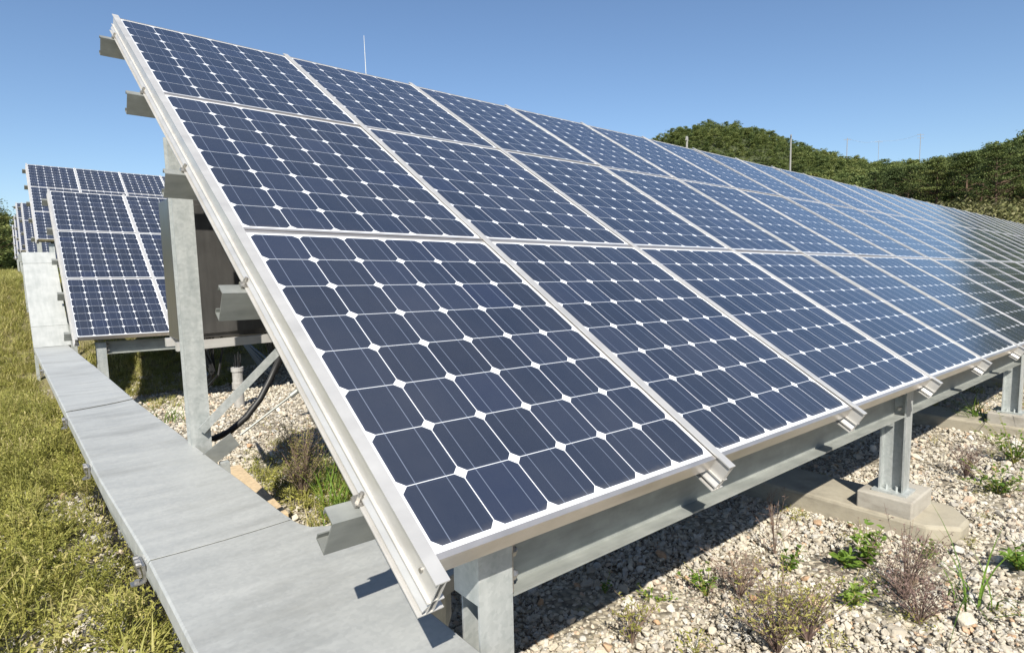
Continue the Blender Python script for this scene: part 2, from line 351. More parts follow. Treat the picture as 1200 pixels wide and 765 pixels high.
def make_array(O, ncol, label, detail=True, length=None):
    O = Vector(O); base = O + Vector((0, .1, -.9)); root = empty('solar_array', base)
    tag(root, label, 'solar array', 'tilted solar arrays one behind the other')
    off = O - base; TO = Matrix.Translation(off); L = ncol * GU - .03
    gzl = lambda x, y: float(land_z(O.x + x, O.y + y)) - O.z
    for c in range(ncol):
        for r in range(3):
            jt = Matrix.Translation((.47, .63, 0)) @ Matrix.Rotation(math.radians(TR.gauss(0, .11)), 4, 'X') @ Matrix.Rotation(math.radians(TR.gauss(0, .13)), 4, 'Y') @ Matrix.Translation((-.47, -.63, 0))
            X = TO @ Matrix.Translation(TP(c * GU, r * GV)) @ ROT @ jt
            mo = link('solar_module', LAM, root, X); link('module_frame', FRM, mo)
    for c in range(ncol + 1):
        X = TO @ Matrix.Translation(TP(c * GU, 0)) @ ROT
        ra = link('mounting_rail', RAIL, root, X)
        if c == 0 and detail:
            for v in PURL_V:
                b = MB(); b.box((-.056, v + .02, -.0845), (-.0335, v + .05, -.080)); b.tube([(-.045, v + .035, -.080), (-.045, v + .035, -.066)], .0085, 6)
                b.tube([(-.045, v + .035, -.066), (-.045, v + .035, -.058)], .005, 8); b.box((-.060, v + .022, -.1), (-.056, v + .048, -.080))
                part('rail_clamp', b, M['bolt'], ra)
            b = MB(); b.tube([(-.0335, -.02, -.02), (-.0375, -.02, -.02)], .005, 8); part('screw', b, M['bolt'], ra)
    for v in PURL_V:                                       # purlins: web faces down the slope, flanges run up the slope
        b = MB(); cchannel(b, TP(0, v, -.19), SL, NR, .046, .100, .0035, -.118, L + .1, .016)
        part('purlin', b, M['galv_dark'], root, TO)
    k = 0; xs = []
    x = .225
    while x < L + .2: xs.append(x); x += 2.85
    for k, x in enumerate(xs):
        dz = -.0251 * x
        zt = (-.668 + dz) if detail else gzl(x, .1) - .1
        if detail and k == 0:
            pb = MB(); pb.box((x - .05, .1, zt), (x + .05, .106, -.105)); pb.box((x + .044, .106, zt), (x + .05, .215, -.1055)); pb.box((x - .02, .209, zt), (x + .044, .215, -.106))
            pb.box((x - .05, .106, -.235), (x - .044, .20, -.1055)); pb.box((x - .044, .106, -.112), (x + .044, .209, -.1065))
        else: pb = post_mb(x, .1, zt, -.105 + dz)
        p = part('front_post', pb, M['galv'], root, TO)
        b = MB(); b.box((x - .075, .075, zt - .012), (x + .075, .245, zt))
        for sx in (-.05, .05):
            for sy in (.135, .185): b.tube([(x + sx * .6, sy, zt), (x + sx * .6, sy, zt + .025)], .008, 6)
        part('base_plate', b, M['galv'], p)
        xr = x - .14; dr = -.0251 * xr; ztop = 2.35 * SL.z / SL.y - .24 + dr
        g = gzl(xr, 2.3)
        rp = part('rear_post', post_mb(xr, 2.3, g + .17, ztop, .092, .085), M['galv'], root, TO)
        # sloping rafter joining both posts
        b = MB(); n0 = -.20
        for (a0, a1, c0, c1) in ((-.003, .003, -.07, -.012), (-.03, .03, -.012, -.0), (-.03, .03, -.082, -.07)):
            vs = []
            for v in (.26, 3.80):
                for uu, nn in ((a0, c0), (a1, c0), (a1, c1), (a0, c1)): vs.append(TP(x + .03 + uu, v, n0 + nn))
            b.add(vs, [(0, 3, 2, 1), (4, 5, 6, 7), (0, 1, 5, 4), (1, 2, 6, 5), (2, 3, 7, 6), (3, 0, 4, 7)])
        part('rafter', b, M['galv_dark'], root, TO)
        if k + 1 < len(xs):
            b = MB(); A = Vector((0, .160, -.245)); cchannel(b, A, -YR.normalized() if False else Vector((0, -1, 0)), Vector((0, 0, 1)), .056, .150, .006, x + .056, xs[k + 1] - .056)
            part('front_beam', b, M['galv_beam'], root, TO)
            b = MB(); b.box((x + .050, .102, -.235 + dz), (x + .0555, .156, -.09 + dz))
            for zz in (-.20, -.13): b.tube([(x + .05, .13, zz + dz), (x + .075, .13, zz + dz)], .011, 6)
            for zz in ((-.20, -.13) if k else ()): b.tube([(x - .05, .13, zz + dz), (x - .072, .13, zz + dz)], .011, 6)
            if k == 0:
                for zz in (-.10, -.15, -.21): b.tube([(x + .0555, .125, zz), (x + .075, .125, zz)], .014, 6); b.tube([(x + .075, .125, zz), (x + .083, .125, zz)], .008, 8)
            part('beam_bracket', b, M['bolt'], root, TO)
        # footing strip and the small plinth under the front post
        gz = gzl(x, .1)
        zs = zt - .105
        if not detail: continue
        b = MB(); x0, x1 = x - .15, x + .26; yb = 1.1 if k == 0 else 2.75
        b.prism([(x0, -.04), (x0 + .10, -.17), (x1 - .16, -.17), (x1, -.06), (x1, yb), (x0, yb)], min(gz, zs) - .25, zs)
        part('footing', b, M['footing'], root, TO, bevel=.018)
        b = MB(); b.box((x - .13, .03, zs - .01), (x + .20, .30, zt - .0125)); part('plinth', b, M['concrete'], root, TO, bevel=.008)
        b = MB(); b.box((xr - .15, 2.2, g - .1), (xr + .15, 2.5, g + .17)); part('plinth', b, M['concrete'], root, TO, bevel=.01)
        if k % 3 == 0 and k + 1 < len(xs):
            p0 = Vector((xr - .005, 2.27, -.245 + dr)); p1 = Vector((xr + 1.38, 2.27, .99 + dr))
            b = MB(); d = (p1 - p0).normalized(); b.bar(p0, p1, .005, .040, (0, 0, 1)); b.bar(p0 + Vector((0, .02, 0)) - d.cross(Vector((0, 1, 0))) * .018, p1 + Vector((0, .02, 0)) - d.cross(Vector((0, 1, 0))) * .018, .040, .004, (0, 0, 1))
            part('brace', b, M['galv'], root, TO)
            if detail and k == 0:
                b = MB(); q0 = Vector((.11, 2.12, -.33)); q1 = Vector((1.7, 2.12, .62)); b.tube([q0 + (q1 - q0) * .07, q1], .0055, 8)
                qm = q0 + (q1 - q0) * .23; b.tube([qm, qm + (q1 - q0) * .12], .014, 8)
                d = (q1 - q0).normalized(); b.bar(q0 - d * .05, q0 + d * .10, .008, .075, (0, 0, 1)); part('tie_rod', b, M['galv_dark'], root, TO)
                b = MB(); b.box((.12, 2.10, -1.0), (.16, 2.14, -.38)); part('tie_rod_stub', b, M['galv'], root, TO)
    return root
make_array((0, 0, 0), 33, 'long tilted array of blue solar panels filling the foreground')
make_array((-.028, 7.65, -.188), 7, 'second solar array, behind the cable duct and the rear post of the nearest one', False)
make_array((-.036, 15.594, 1.315), 7, 'third solar array, standing higher uphill and reaching above the second one', False)
make_array((-.068, 23.02, 1.014), 4, 'fourth solar array, narrow strip seen just left of the third one', False)
make_array((-.142, 28.13, 1.471), 4, 'fifth solar array, thin strip seen left of the fourth one', False)
make_array((-.16, 35.5, 1.50), 3, 'sixth solar array, small sliver seen left of the fifth one', False)
make_array((-.20, 43.0, 1.50), 3, 'farthest solar array, last sliver beside the dark trees at the left', False)

make_array((0, -8.6, .05), 22, 'unseen solar array added behind the camera to block sky light', False)  # added row out of view, keeps low sky light off the nearest array
# ------------------------------------------------------------------ cable duct
DZ = -.33
duct = empty('cable_duct', (-.1, .2, -.88)); tag(duct, 'long flat galvanised cable duct running beside the arrays', 'cable duct')
DM = Matrix.Translation(-Vector(duct.location))
def lx(y): return np.interp(y, [-2, .5, 1.1, 2.1, 3.5, 6.1, 8.2, 12], [-.32, -.33, -.334, -.365, -.382, -.411, -.430, -.432])
def rx(y): return np.interp(y, [-2, .36, .42, .90, .96, 1.06, 1.18, 1.62, 2.0, 2.7, 3.6, 5.92, 8.12, 12], [.165, .165, .36, .36, .145, .108, .098, .084, .067, .047, .010, -.038, -.095, -.10])
def cover(y0, y1, ya, yb, dz, m):
    """lid between y0..y1 at the left and ya..yb at the right, with downturned sides and its own slightly sunken seam"""
    b = MB(); n = max(2, int((y1 - y0) / .05)); t = .0025
    Ls = [(float(lx(y)), y) for y in np.linspace(y0, y1, n)]; Rs = [(float(rx(y)), y) for y in np.linspace(ya, yb, n)]
    z = DZ + dz; e = .006
    prof = []
    for (l, r) in zip(Ls, Rs):
        sag = -.004
        pts = [(l[0] - .002, l[1], z - .045), (l[0], l[1], z - e), (l[0] + e, l[1], z)]
        for q in (.25, .5, .75): pts.append((lerp(l[0], r[0], q), lerp(l[1], r[1], q), z + sag * math.sin(math.pi * q)))
        pts += [(r[0] - e, r[1], z), (r[0], r[1], z - e), (r[0] + .002, r[1], z - .045)]; prof.append(pts)
    k = len(prof[0]); vs = [p for pr in prof for p in pr]; vs2 = [(x, y, zz - t) for x, y, zz in vs]
    fs = [(i * k + j, i * k + j + 1, (i + 1) * k + j + 1, (i + 1) * k + j) for i in range(n - 1) for j in range(k - 1)]
    o = len(vs); fs2 = [tuple(q + o for q in f[::-1]) for f in fs]
    ends = [(j, j + o, j + 1 + o, j + 1) for j in range(k - 1)] + [((n - 1) * k + j + 1, (n - 1) * k + j + 1 + o, (n - 1) * k + j + o, (n - 1) * k + j) for j in range(k - 1)]
    b.add(vs + vs2, fs + fs2 + ends); return part('duct_cover', b, m, duct, DM)
cover(-1.6, 1.096, -1.6, 1.096, .002, M['tray'])
cover(1.099, 3.47, 1.099, 3.69, .005, M['tray'])
cover(3.477, 3.73, 3.697, 3.86, .0, M['tray'])
cover(3.738, 6.09, 3.868, 5.98, .005, M['tray'])
cover(6.10, 8.22, 5.99, 8.20, .0, M['tray'])
b = MB()                                                    # duct body under the lids
for y0, y1 in ((-1.6, 1.09), (1.092, 3.6), (3.602, 6.0), (6.002, 8.15)):
    n = 40; ys = np.linspace(y0, y1, n)
    P1 = [(float(lx(y)) + .03, y) for y in ys] + [(float(rx(y)) - .02, y) for y in ys[::-1]]; b.prism(P1, DZ - .16, DZ - .008)
part('duct_body', b, M['galv'], duct, DM)
def ramp_piece(pts, m, name):
    b = MB()
    for (y0, z0), (y1, z1) in zip(pts[:-1], pts[1:]):
        d = Vector((0, y1 - y0, z1 - z0)).normalized(); nn = Vector((0, -d.z, d.y))
        vs = []
        for (y, z) in ((y0, z0), (y1, z1)):
            for x, h in ((-.432, 0), (-.07, 0), (-.07, -.12), (-.432, -.12)): vs.append(Vector((x, y, z)) + nn * h)
        b.add(vs, [(0, 3, 2, 1), (4, 5, 6, 7), (0, 1, 5, 4), (1, 2, 6, 5), (2, 3, 7, 6), (3, 0, 4, 7)])
    part(name, b, m, duct, DM)
ramp_piece([(8.16, -.327), (8.47, -.09)], M['ramp'], 'duct_ramp'); ramp_piece([(8.455, -.095), (9.40, .70)], M['ramp'], 'duct_ramp')
ramp_piece([(9.385, .695), (9.55, .845)], M['ramp'], 'duct_ramp'); ramp_piece([(9.55, .845), (13.4, .90)], M['tray'], 'duct_ramp')
for y in (1.2, 2.55, 4.9, 7.3):                             # feet
    b = MB(); g = float(land_z(-.1, y))
    for xx in (-.27, -.03): b.box((xx, y, g - .05), (xx + .04, y + .04, DZ - .16))
    b.box((-.29, y - .002, DZ - .19), (.03, y + .042, DZ - .1605)); part('duct_foot', b, M['galv'], duct, DM)
b = MB()
for y, z in ((10.2, .7), (12.5, .75)):
    g = float(land_z(-.2, y))
    for xx in (-.40, -.14): b.box((xx, y, g - .05), (xx + .04, y + .04, z))
part('duct_foot', b, M['galv'], duct, DM)
def latch(y, parent, s=1.0):
    x = float(lx(y)); b = MB()
    b.box((x - .012, y - .03 * s, DZ - .07), (x - .004, y + .05 * s, DZ - .018)); b.box((x - .045 * s, y - .035 * s, DZ - .072), (x - .008, y - .005, DZ - .068))
    b.tube([(x - .028 * s, y - .02, DZ - .068), (x - .028 * s, y - .02, DZ - .060)], .008, 8)
    for q in (0, .028, .052): b.tube([(x - .012, y + q * s, DZ - .022), (x - .026, y + q * s, DZ - .022)], .009, 8)
    b.bar((x - .018, y - .02, DZ - .05), (x - .024, y + .05 * s, DZ - .026), .006, .016); part('latch', b, M['bolt'], parent, DM)
latch(1.15, duct); latch(2.4, duct, .8); latch(3.6, duct, .8); latch(6.1, duct, .8)

# ------------------------------------------------------------------ combiner cabinet, conduits, board
cab = empty('combiner_cabinet', (.68, 3.1, float(land_z(.68, 3.1)))); tag(cab, 'stainless steel electrical cabinet hanging behind the rear post of the nearest array', 'cabinet')
CM = Matrix.Translation(-Vector(cab.location))
b = MB(); b.box((.145, 2.96, .14), (1.15, 3.24, .96)); part('housing', b, M['steel'], cab, CM, bevel=.006)
b = MB(); b.box((.175, 2.940, .17), (.62, 2.958, .93)); b.box((.64, 2.938, .17), (1.12, 2.957, .93)); part('door', b, M['steel'], cab, CM, bevel=.004)
b = MB(); b.box((.12, 2.90, .085), (1.2, 2.945, .135)); b.box((.12, 3.2, .085), (1.2, 3.245, .135)); part('support_rail', b, M['alu'], cab, CM)
b = MB()
for c in (.33, .72, 1.0):
    for i in range(9):
        x = c + random.uniform(-.06, .06); y = 3.05 + random.uniform(-.05, .05); z1 = -.05 - random.uniform(0, .12)
        b.tube([(x, y, .14), (x + random.uniform(-.01, .01), y, .04), (lerp(x, c, .7), y - .02, z1 * .6), (c + random.uniform(-.03, .03), y + .08, z1 - .02), (c + .03, y + .35, z1 - .02), (c + .03, y + .9, .02)], .0075, 5)
part('cables', b, M['black'], cab, CM)
gx, gy = 1.52, 7.0; g = float(land_z(gx, gy))
cd = empty('cable_conduit', (gx, gy, g)); tag(cd, 'short grey upright conduit pipe with black cables sticking out of its top', 'conduit')
b = MB(); b.tube([(0, 0, -.05), (0, 0, .48)], .062, 20); part('pipe', b, M['pvc'], cd)
b = MB(); b.tube([(0, 0, .24), (0, 0, .32)], .072, 20); b.tube([(0, 0, .46), (0, 0, .51)], .074, 20); part('collar', b, M['pvc'], cd)
b = MB()
for i in range(14):
    a = random.uniform(0, 6.3); r = random.uniform(.01, .045); h = random.uniform(.56, .70); b.tube([(r * math.cos(a), r * math.sin(a), .50), (r * 1.2 * math.cos(a), r * 1.2 * math.sin(a), h)], .006, 5)
part('cable_ends', b, M['black'], cd)
b = MB(); g = float(land_z(.2, 3.1)); b.tube([(-.12, 3.02, -.52), (-.02, 3.03, -.53), (.12, 3.05, -.56), (.25, 3.1, -.62), (.33, 3.15, -.8), (.34, 3.15, -1.0)], .034, 12)
o = link('conduit_elbow', b.mesh('conduit_elbow', M['pvc'], smooth=True)); tag(o, 'bent grey conduit pipe leaving the cable duct beside the rear post', 'conduit')
b = MB(); pts = []
for q in ((.14, 2.55, -.36), (.20, 2.55, -.37), (.28, 2.56, -.35), (.38, 2.58, -.29), (.47, 2.6, -.20), (.54, 2.62, -.10), (.60, 2.65, .0), (.66, 2.75, .06), (.72, 2.9, .12)): pts.append(q)
pts = [(.10, 2.6, -1.0), (.10, 2.56, -.6)] + pts
b.tube(pts, .018, 10); o = link('corrugated_hose', b.mesh('corrugated_hose', M['black'], smooth=True)); tag(o, 'black cable hose curving up from the gravel behind the brace', 'hose')
b = MB(); g = float(land_z(.55, 3.0)); b.bar((.47, 2.55, g + .09), (.53, 3.75, g + .07), .20, .035)
o = link('wooden_board', b.mesh('wooden_board', M['wood'], bevel=.004)); tag(o, 'weathered tan wooden board lying on the gravel beside the cable duct', 'board')

# ------------------------------------------------------------------ instanced scatter for uncountable stuff
def scatter(name, pts, scale, rot, idx, sources):
    coll = bpy.data.collections.new(name + '_sources')
    for i, me in enumerate(sources):
        o = bpy.data.objects.new('%s_%02d' % (name, i), me); coll.objects.link(o)
    me = bpy.data.meshes.new(name); me.vertices.add(len(pts)); me.vertices.foreach_set('co', np.asarray(pts, np.float32).ravel())
    a = me.attributes.new('s', 'FLOAT_VECTOR', 'POINT'); a.data.foreach_set('vector', np.asarray(scale, np.float32).ravel())
    a = me.attributes.new('r', 'FLOAT_VECTOR', 'POINT'); a.data.foreach_set('vector', np.asarray(rot, np.float32).ravel())
    a = me.attributes.new('k', 'INT', 'POINT'); a.data.foreach_set('value', np.asarray(idx, np.int32))
    o = link(name, me)
    ng = bpy.data.node_groups.new(name, 'GeometryNodeTree')
    ng.interface.new_socket('Geometry', in_out='INPUT', socket_type='NodeSocketGeometry'); ng.interface.new_socket('Geometry', in_out='OUTPUT', socket_type='NodeSocketGeometry')
    N = ng.nodes.new; gi = N('NodeGroupInput'); go = N('NodeGroupOutput'); ip = N('GeometryNodeInstanceOnPoints'); ci = N('GeometryNodeCollectionInfo')
    ci.inputs['Collection'].default_value = coll; ci.inputs['Separate Children'].default_value = True; ci.inputs['Reset Children'].default_value = True
    def at(n, t):
        q = N('GeometryNodeInputNamedAttribute'); q.data_type = t; q.inputs['Name'].default_value = n; return q.outputs['Attribute']
    er = N('FunctionNodeEulerToRotation'); L = ng.links.new
    L(gi.outputs[0], ip.inputs['Points']); L(ci.outputs[0], ip.inputs['Instance']); ip.inputs['Pick Instance'].default_value = True
    L(at('k', 'INT'), ip.inputs['Instance Index']); L(at('s', 'FLOAT_VECTOR'), ip.inputs['Scale']); L(at('r', 'FLOAT_VECTOR'), er.inputs[0]); L(er.outputs[0], ip.inputs['Rotation'])
    L(ip.outputs[0], go.inputs[0])
    md = o.modifiers.new('scatter', 'NODES'); md.node_group = ng
    return o

# gravel
def rock(seed):
    rr = random.Random(seed); bm = bmesh.new()
    for i in range(13):
        v = Vector((rr.gauss(0, 1), rr.gauss(0, 1), rr.gauss(0, 1))).normalized(); v = Vector((v.x, v.y * .82, v.z * .62)) * rr.uniform(.82, 1.05); bm.verts.new(v * .5)
    r = bmesh.ops.convex_hull(bm, input=bm.verts[:]); bmesh.ops.delete(bm, geom=[g for g in r['geom_interior'] if isinstance(g, bmesh.types.BMVert)], context='VERTS')
    bmesh.ops.bevel(bm, geom=bm.edges[:], offset=.03, segments=1, affect='EDGES')
    me = bpy.data.meshes.new('rock'); bm.to_mesh(me); bm.free(); me.materials.append(M['stone']); return me
ROCKS = [rock(i) for i in range(9)]
def patch_noise(x, y):
    return .5 + .25 * np.sin(2.1 * x + 1.3 * y + .5) * np.sin(1.7 * y - .9 * x + 2) + .25 * np.sin(4.7 * x - 3.1 * y + 1) * np.sin(5.3 * y + 2.2 * x)
def rand_in(x0, x1, y0, y1, dens):
    n = int((x1 - x0) * (y1 - y0) * dens); return RNG.uniform(x0, x1, n), RNG.uniform(y0, y1, n)
def gravel():
    X = []; Y = []; S = []
    for (x0, x1, y0, y1, dens, s) in ((-.2, 4.2, -1.1, 1.7, 3600, .0235), (4.2, 9.5, -1.6, 2.2, 1500, .029), (-.2, 3.2, 1.7, 5.0, 1700, .0255), (-.2, 4.0, 5.0, 10.0, 800, .033),
                                     (-.95, -.2, .2, 1.5, 2800, .023), (-.9, -.2, 1.7, 3.3, 1500, .024), (-1.2, -.34, .9, 8.0, 90, .03), (-2.5, -.36, -1, 1.6, 300, .034), (9.5, 18, -3, 2, 150, .06)):
        x, y = rand_in(x0, x1, y0, y1, dens)
        if (x0, y0) == (-.9, 1.7):
            k = patch_noise(x * 2.5, y * 1.6) > .42; x, y = x[k], y[k]
        k = RNG.random(len(x)) > .62 * (1 - sstep(.30, .50, patch_noise(x * 1.7 + 3, y * 2.1))) if True else None; x, y = x[k], y[k]
        X.append(x); Y.append(y); S.append(s * np.exp(RNG.normal(0, .36, len(x))))
        if dens > 1200: m_ = len(x); X.append(RNG.uniform(x0, x1, m_ * 2)); Y.append(RNG.uniform(y0, y1, m_ * 2)); S.append(s * .42 * np.exp(RNG.normal(0, .25, m_ * 2)))
    x = np.concatenate(X); y = np.concatenate(Y); s = np.concatenate(S)
    # keep the stones off the concrete strips
    k = np.ones(len(x), bool)
    for i in range(6):
        fx = .225 + 2.85 * i; k &= ~((x > fx - .14) & (x < fx + .39) & (y > -.14) & (y < 2.72) & (RNG.random(len(x)) > np.where(s < .02, .35, .05)))
    x, y, s = x[k], y[k], s[k]
    z = land_z(x, y) + s * RNG.uniform(-.05, .45, len(x)); n = len(x)
    big = RNG.random(n) < .012; s = np.where(big, s * 1.7, s)
    scatter('gravel', np.stack([x, y, z], 1), np.stack([s, s, s], 1), RNG.uniform(-3.14, 3.14, (n, 3)) * np.array([.25, .25, 1]), RNG.integers(0, 9, n), ROCKS).__setitem__('kind', 'stuff')
gravel()

# small plants
def blade(b, p, az, h, lean, w, t, seg=3):
    p = Vector(p); d = Vector((math.cos(az), math.sin(az), 0)); r = Vector((-d.y, d.x, 0)); vs = []
    for i in range(seg + 1):
        q = i / seg; c = p + d * (lean * h * q ** 1.8) + Vector((0, 0, h * (q - .35 * lean * q * q))); ww = w * (1 - q ** 1.6) * .5 + .0003
        vs += [c - r * ww, c + r * ww]
    b.add(vs, [(2 * i, 2 * i + 1, 2 * i + 3, 2 * i + 2) for i in range(seg)], t)
def leaf(b, p, d, n, L, w, t):
    d = d.normalized(); s = d.cross(n).normalized(); nn = s.cross(d)
    vs = [p, p + d * L * .35 + s * w * .5 + nn * L * .06, p + d * L * .75 + s * w * .35 + nn * L * .02, p + d * L - nn * L * .12, p + d * L * .75 - s * w * .35 + nn * L * .02, p + d * L * .35 - s * w * .5 + nn * L * .06, p + d * L * .4]
    b.add(vs, [(0, 1, 6), (1, 2, 3, 6), (6, 3, 4, 5), (0, 6, 5)], t)
def rdir(rr, up=0.3): return Vector((rr.gauss(0, 1), rr.gauss(0, 1), abs(rr.gauss(0, 1)) * up + .05)).normalized()
def tuft(seed, n=26, h=.11, sp=.03, lean=(.2, 1.1), w=.004):
    rr = random.Random(seed); b = MB()
    for i in range(n): blade(b, (rr.gauss(0, sp), rr.gauss(0, sp), 0), rr.uniform(0, 6.28), h * rr.uniform(.4, 1.1), rr.uniform(*lean), w * rr.uniform(.6, 1.2), rr.random())
    return b.mesh('tuft', M['grass'])
def creeping(seed, n=60, R=.09, h=.06, L=.016, m='weed'):
    rr = random.Random(seed); b = MB()
    for i in range(7):
        a = rr.uniform(0, 6.28); q = rr.uniform(.3, 1) * R; b.tube([(0, 0, 0), (q * .5 * math.cos(a), q * .5 * math.sin(a), h * .7), (q * math.cos(a), q * math.sin(a), h * rr.uniform(.6, 1.1))], .0011, 3, False, rr.random())
    for i in range(n):
        a = rr.uniform(0, 6.28); q = math.sqrt(rr.random()) * R; z = h * rr.uniform(.15, 1.1) * (1 - .4 * q / R)
        leaf(b, Vector((q * math.cos(a), q * math.sin(a), z)), rdir(rr, .7), Vector((rr.gauss(0, .4), rr.gauss(0, .4), 1)), L * rr.uniform(.6, 1.5), L * .5 * rr.uniform(.6, 1.2), rr.random())
    return b.mesh('creeping', M[m])
def stalks(seed, m='dry'):
    rr = random.Random(seed); b = MB()
    for i in range(12):
        a = rr.uniform(0, 6.28); q = rr.uniform(.02, .11); h = rr.uniform(.08, .20); e = Vector((q * math.cos(a), q * math.sin(a), h)); b.tube([(0, 0, 0), (e.x * .3, e.y * .3, h * .5), e], .0011, 3, False, rr.random())
        for j in range(9):
            c = Vector((e.x * .3, e.y * .3, h * .5)).lerp(e, rr.random()); leaf(b, c, rdir(rr, .9), Vector((0, 0, 1)), .018 * rr.uniform(.5, 1.3), .007, rr.random())
    return b.mesh('stalks', M[m])
def cover_plants():
    src = [tuft(1), tuft(2, 30, .09, .04), tuft(3, 18, .15, .025), creeping(4), creeping(5, 80, .11, .05, .014), creeping(6, 50, .08, .09, .018), tuft(7, 22, .07, .05, (.5, 1.6), .0035), creeping(8, 45, .10, .07, .012, 'dry'), creeping(9, 90, .12, .08, .011), stalks(10, 'grass'), stalks(11, 'weed'), tuft(12, 14, .24, .03, (.1, .7), .004)]
    X = []; Y = []; K = []; S = []
    def put(x0, x1, y0, y1, d, ks, sc, f=None):
        x, y = rand_in(x0, x1, y0, y1, d)
        if f is not None: k = f(x, y); x, y = x[k], y[k]
        X.append(x); Y.append(y); K.append(RNG.choice(ks, len(x))); S.append(sc * RNG.uniform(.6, 1.4, len(x)))
    pf = lambda x, y: ~((y > 1.75) & (y < 3.1) & (x > -.56) & (patch_noise(x * 2.5, y * 1.6) > .42) & (RNG.random(len(x)) > .22))
    put(-1.3, -.30, .9, 4.0, 560, [3, 4, 5, 8, 6, 4, 9, 5, 10, 10, 3, 8, 5, 6, 11], .85, lambda x, y: pf(x, y) & (RNG.random(len(x)) < np.clip((y - 1.05 - .25 * np.sin(x * 9)) * 3, .14, 1)))
    put(-1.3, -.32, 4.0, 8.6, 420, [3, 4, 5, 6, 0, 4, 8, 9, 10, 7, 11], 1.0)
    put(-1.6, -.40, 8.6, 16, 230, [0, 1, 2, 6, 3], 1.25); put(-2.2, -.36, 16, 32, 90, [0, 1, 2, 6], 1.6)
    put(-2.6, -1.3, .5, 9, 160, [3, 4, 0, 6], 1.2); put(-.48, -.26, .45, 1.2, 300, [3, 4, 5, 0], .75)
    put(-3.5, -.3, 32, 60, 12, [0, 1, 2], 2.4)
    put(.1, 2.2, 9.0, 10.8, 260, [0, 1, 6], 1.0); put(.1, 1.2, 7.6, 8.4, 60, [0, 6], .9)
    put(-.1, 8, 10.5, 16, 60, [0, 1, 2], 1.5)
    put(.7, 1.25, 2.3, 3.9, 150, [0, 3, 5, 6], 1.0); put(.6, 1.6, 1.6, 4.6, 22, [0, 3, 6], 1.0)
    put(1.0, 4.5, -1.0, .75, 7, [3, 4, 5, 7, 8], .55); put(1.0, 9, -1.2, .8, 3, [3, 4, 6, 7], .85); put(5.5, 12, -1.5, 1.5, 6, [3, 5, 0], 1.1)
    x = np.concatenate(X); y = np.concatenate(Y); k = np.concatenate(K); s = np.concatenate(S); n = len(x)
    o = scatter('grass', np.stack([x, y, land_z(x, y) + .004], 1), np.stack([s] * 3, 1), np.stack([RNG.normal(0, .15, n), RNG.normal(0, .15, n), RNG.uniform(0, 6.28, n)], 1), k, src)
    o['kind'] = 'stuff'
cover_plants()

def leafy(name, x, y, label, h=.12, n=40, L=.04, R=.08, seed=0, mats=('leaf', 'weed'), cat='weed', group='weeds growing in the gravel'):
    h *= 1.5; L *= 1.2; R *= 1.35; n = int(n * 1.6); rr = random.Random(seed); r = empty(name, (x, y, float(land_z(x, y)))); tag(r, label, cat, group)
    bs = MB(); bl = MB(); ns = max(4, n // 9)
    for i in range(ns):
        a = rr.uniform(0, 6.28); q = R * rr.uniform(.3, 1); hh = h * rr.uniform(.6, 1.1); p = [(0, 0, 0), (q * .4 * math.cos(a), q * .4 * math.sin(a), hh * .55), (q * math.cos(a), q * math.sin(a), hh)]
        bs.tube(p, [.002, .0016, .001], 4, False, rr.random())
        for j in range(max(3, n // ns)):
            t = rr.uniform(.15, 1); c = Vector(p[0]).lerp(Vector(p[1]), t * 2) if t < .5 else Vector(p[1]).lerp(Vector(p[2]), t * 2 - 1)
            leaf(bl, c, rdir(rr, .6), Vector((rr.gauss(0, .3), rr.gauss(0, .3), 1)), L * rr.uniform(.5, 1.2) * (1.1 - .5 * t), L * .42 * rr.uniform(.7, 1.2), rr.random())
    part('stems', bs, M[mats[1]], r); part('leaves', bl, M[mats[0]], r)
def twiggy(x, y, label, h=.2, n=16, R=.13, seed=0, leaves=50, lm='dry'):
    h *= 1.45; R *= 1.25; n = int(n * 1.5); leaves = int(leaves * 2.4); rr = random.Random(seed); r = empty('twiggy_weed', (x, y, float(land_z(x, y)))); tag(r, label, 'weed', 'weeds growing in the gravel')
    bs = MB(); bl = MB()
    for i in range(n):
        a = rr.uniform(0, 6.28); q = R * rr.uniform(.2, 1); hh = h * rr.uniform(.5, 1.1); e = Vector((q * math.cos(a), q * math.sin(a), hh)); m_ = Vector((e.x * .35, e.y * .35, hh * .5))
        bs.tube([(0, 0, 0), m_, e], [.0018, .0014, .0008], 4, False, rr.random())
        for j in range(4):
            c = m_.lerp(e, rr.random()); e2 = c + rdir(rr, 1.2) * rr.uniform(.02, .05) * h / .2; bs.tube([c, e2], .0008, 3, False, rr.random())
            for l in range(max(1, leaves // (n * 2))): leaf(bl, c.lerp(e2, rr.random()), rdir(rr, .8), Vector((0, 0, 1)), .012 * rr.uniform(.6, 1.6), .007, rr.random())
    part('stems', bs, M['dry'], r); part('leaves', bl, M[lm], r)
def grassy(x, y, label, h=.25, n=24, seed=0, w=.006, sp=.02, lean=(.2, .9), m='leaf', name='grass_clump', cat='grass clump'):
    rr = random.Random(seed); r = MB()
    for i in range(n): blade(r, (rr.gauss(0, sp), rr.gauss(0, sp), 0), rr.uniform(0, 6.28), h * rr.uniform(.5, 1.1), rr.uniform(*lean), w * rr.uniform(.7, 1.2), rr.random(), 5)
    o = link(name, r.mesh(name, M[m])); o.location = (x, y, float(land_z(x, y))); tag(o, label, cat, 'grass clumps growing in the gravel')
leafy('leafy_weed', 2.11, .28, 'small bright green weed in front of the concrete footing, left of the dark green one', .10, 42, .034, .09, 1)
leafy('leafy_weed', 2.42, .06, 'dark green bushy weed with serrated leaves just before the footing corner', .13, 80, .045, .09, 2)
leafy('leafy_weed', 2.34, .10, 'flat rosette of broad pale leaves touching the dark green bushy weed', .05, 26, .06, .07, 3)
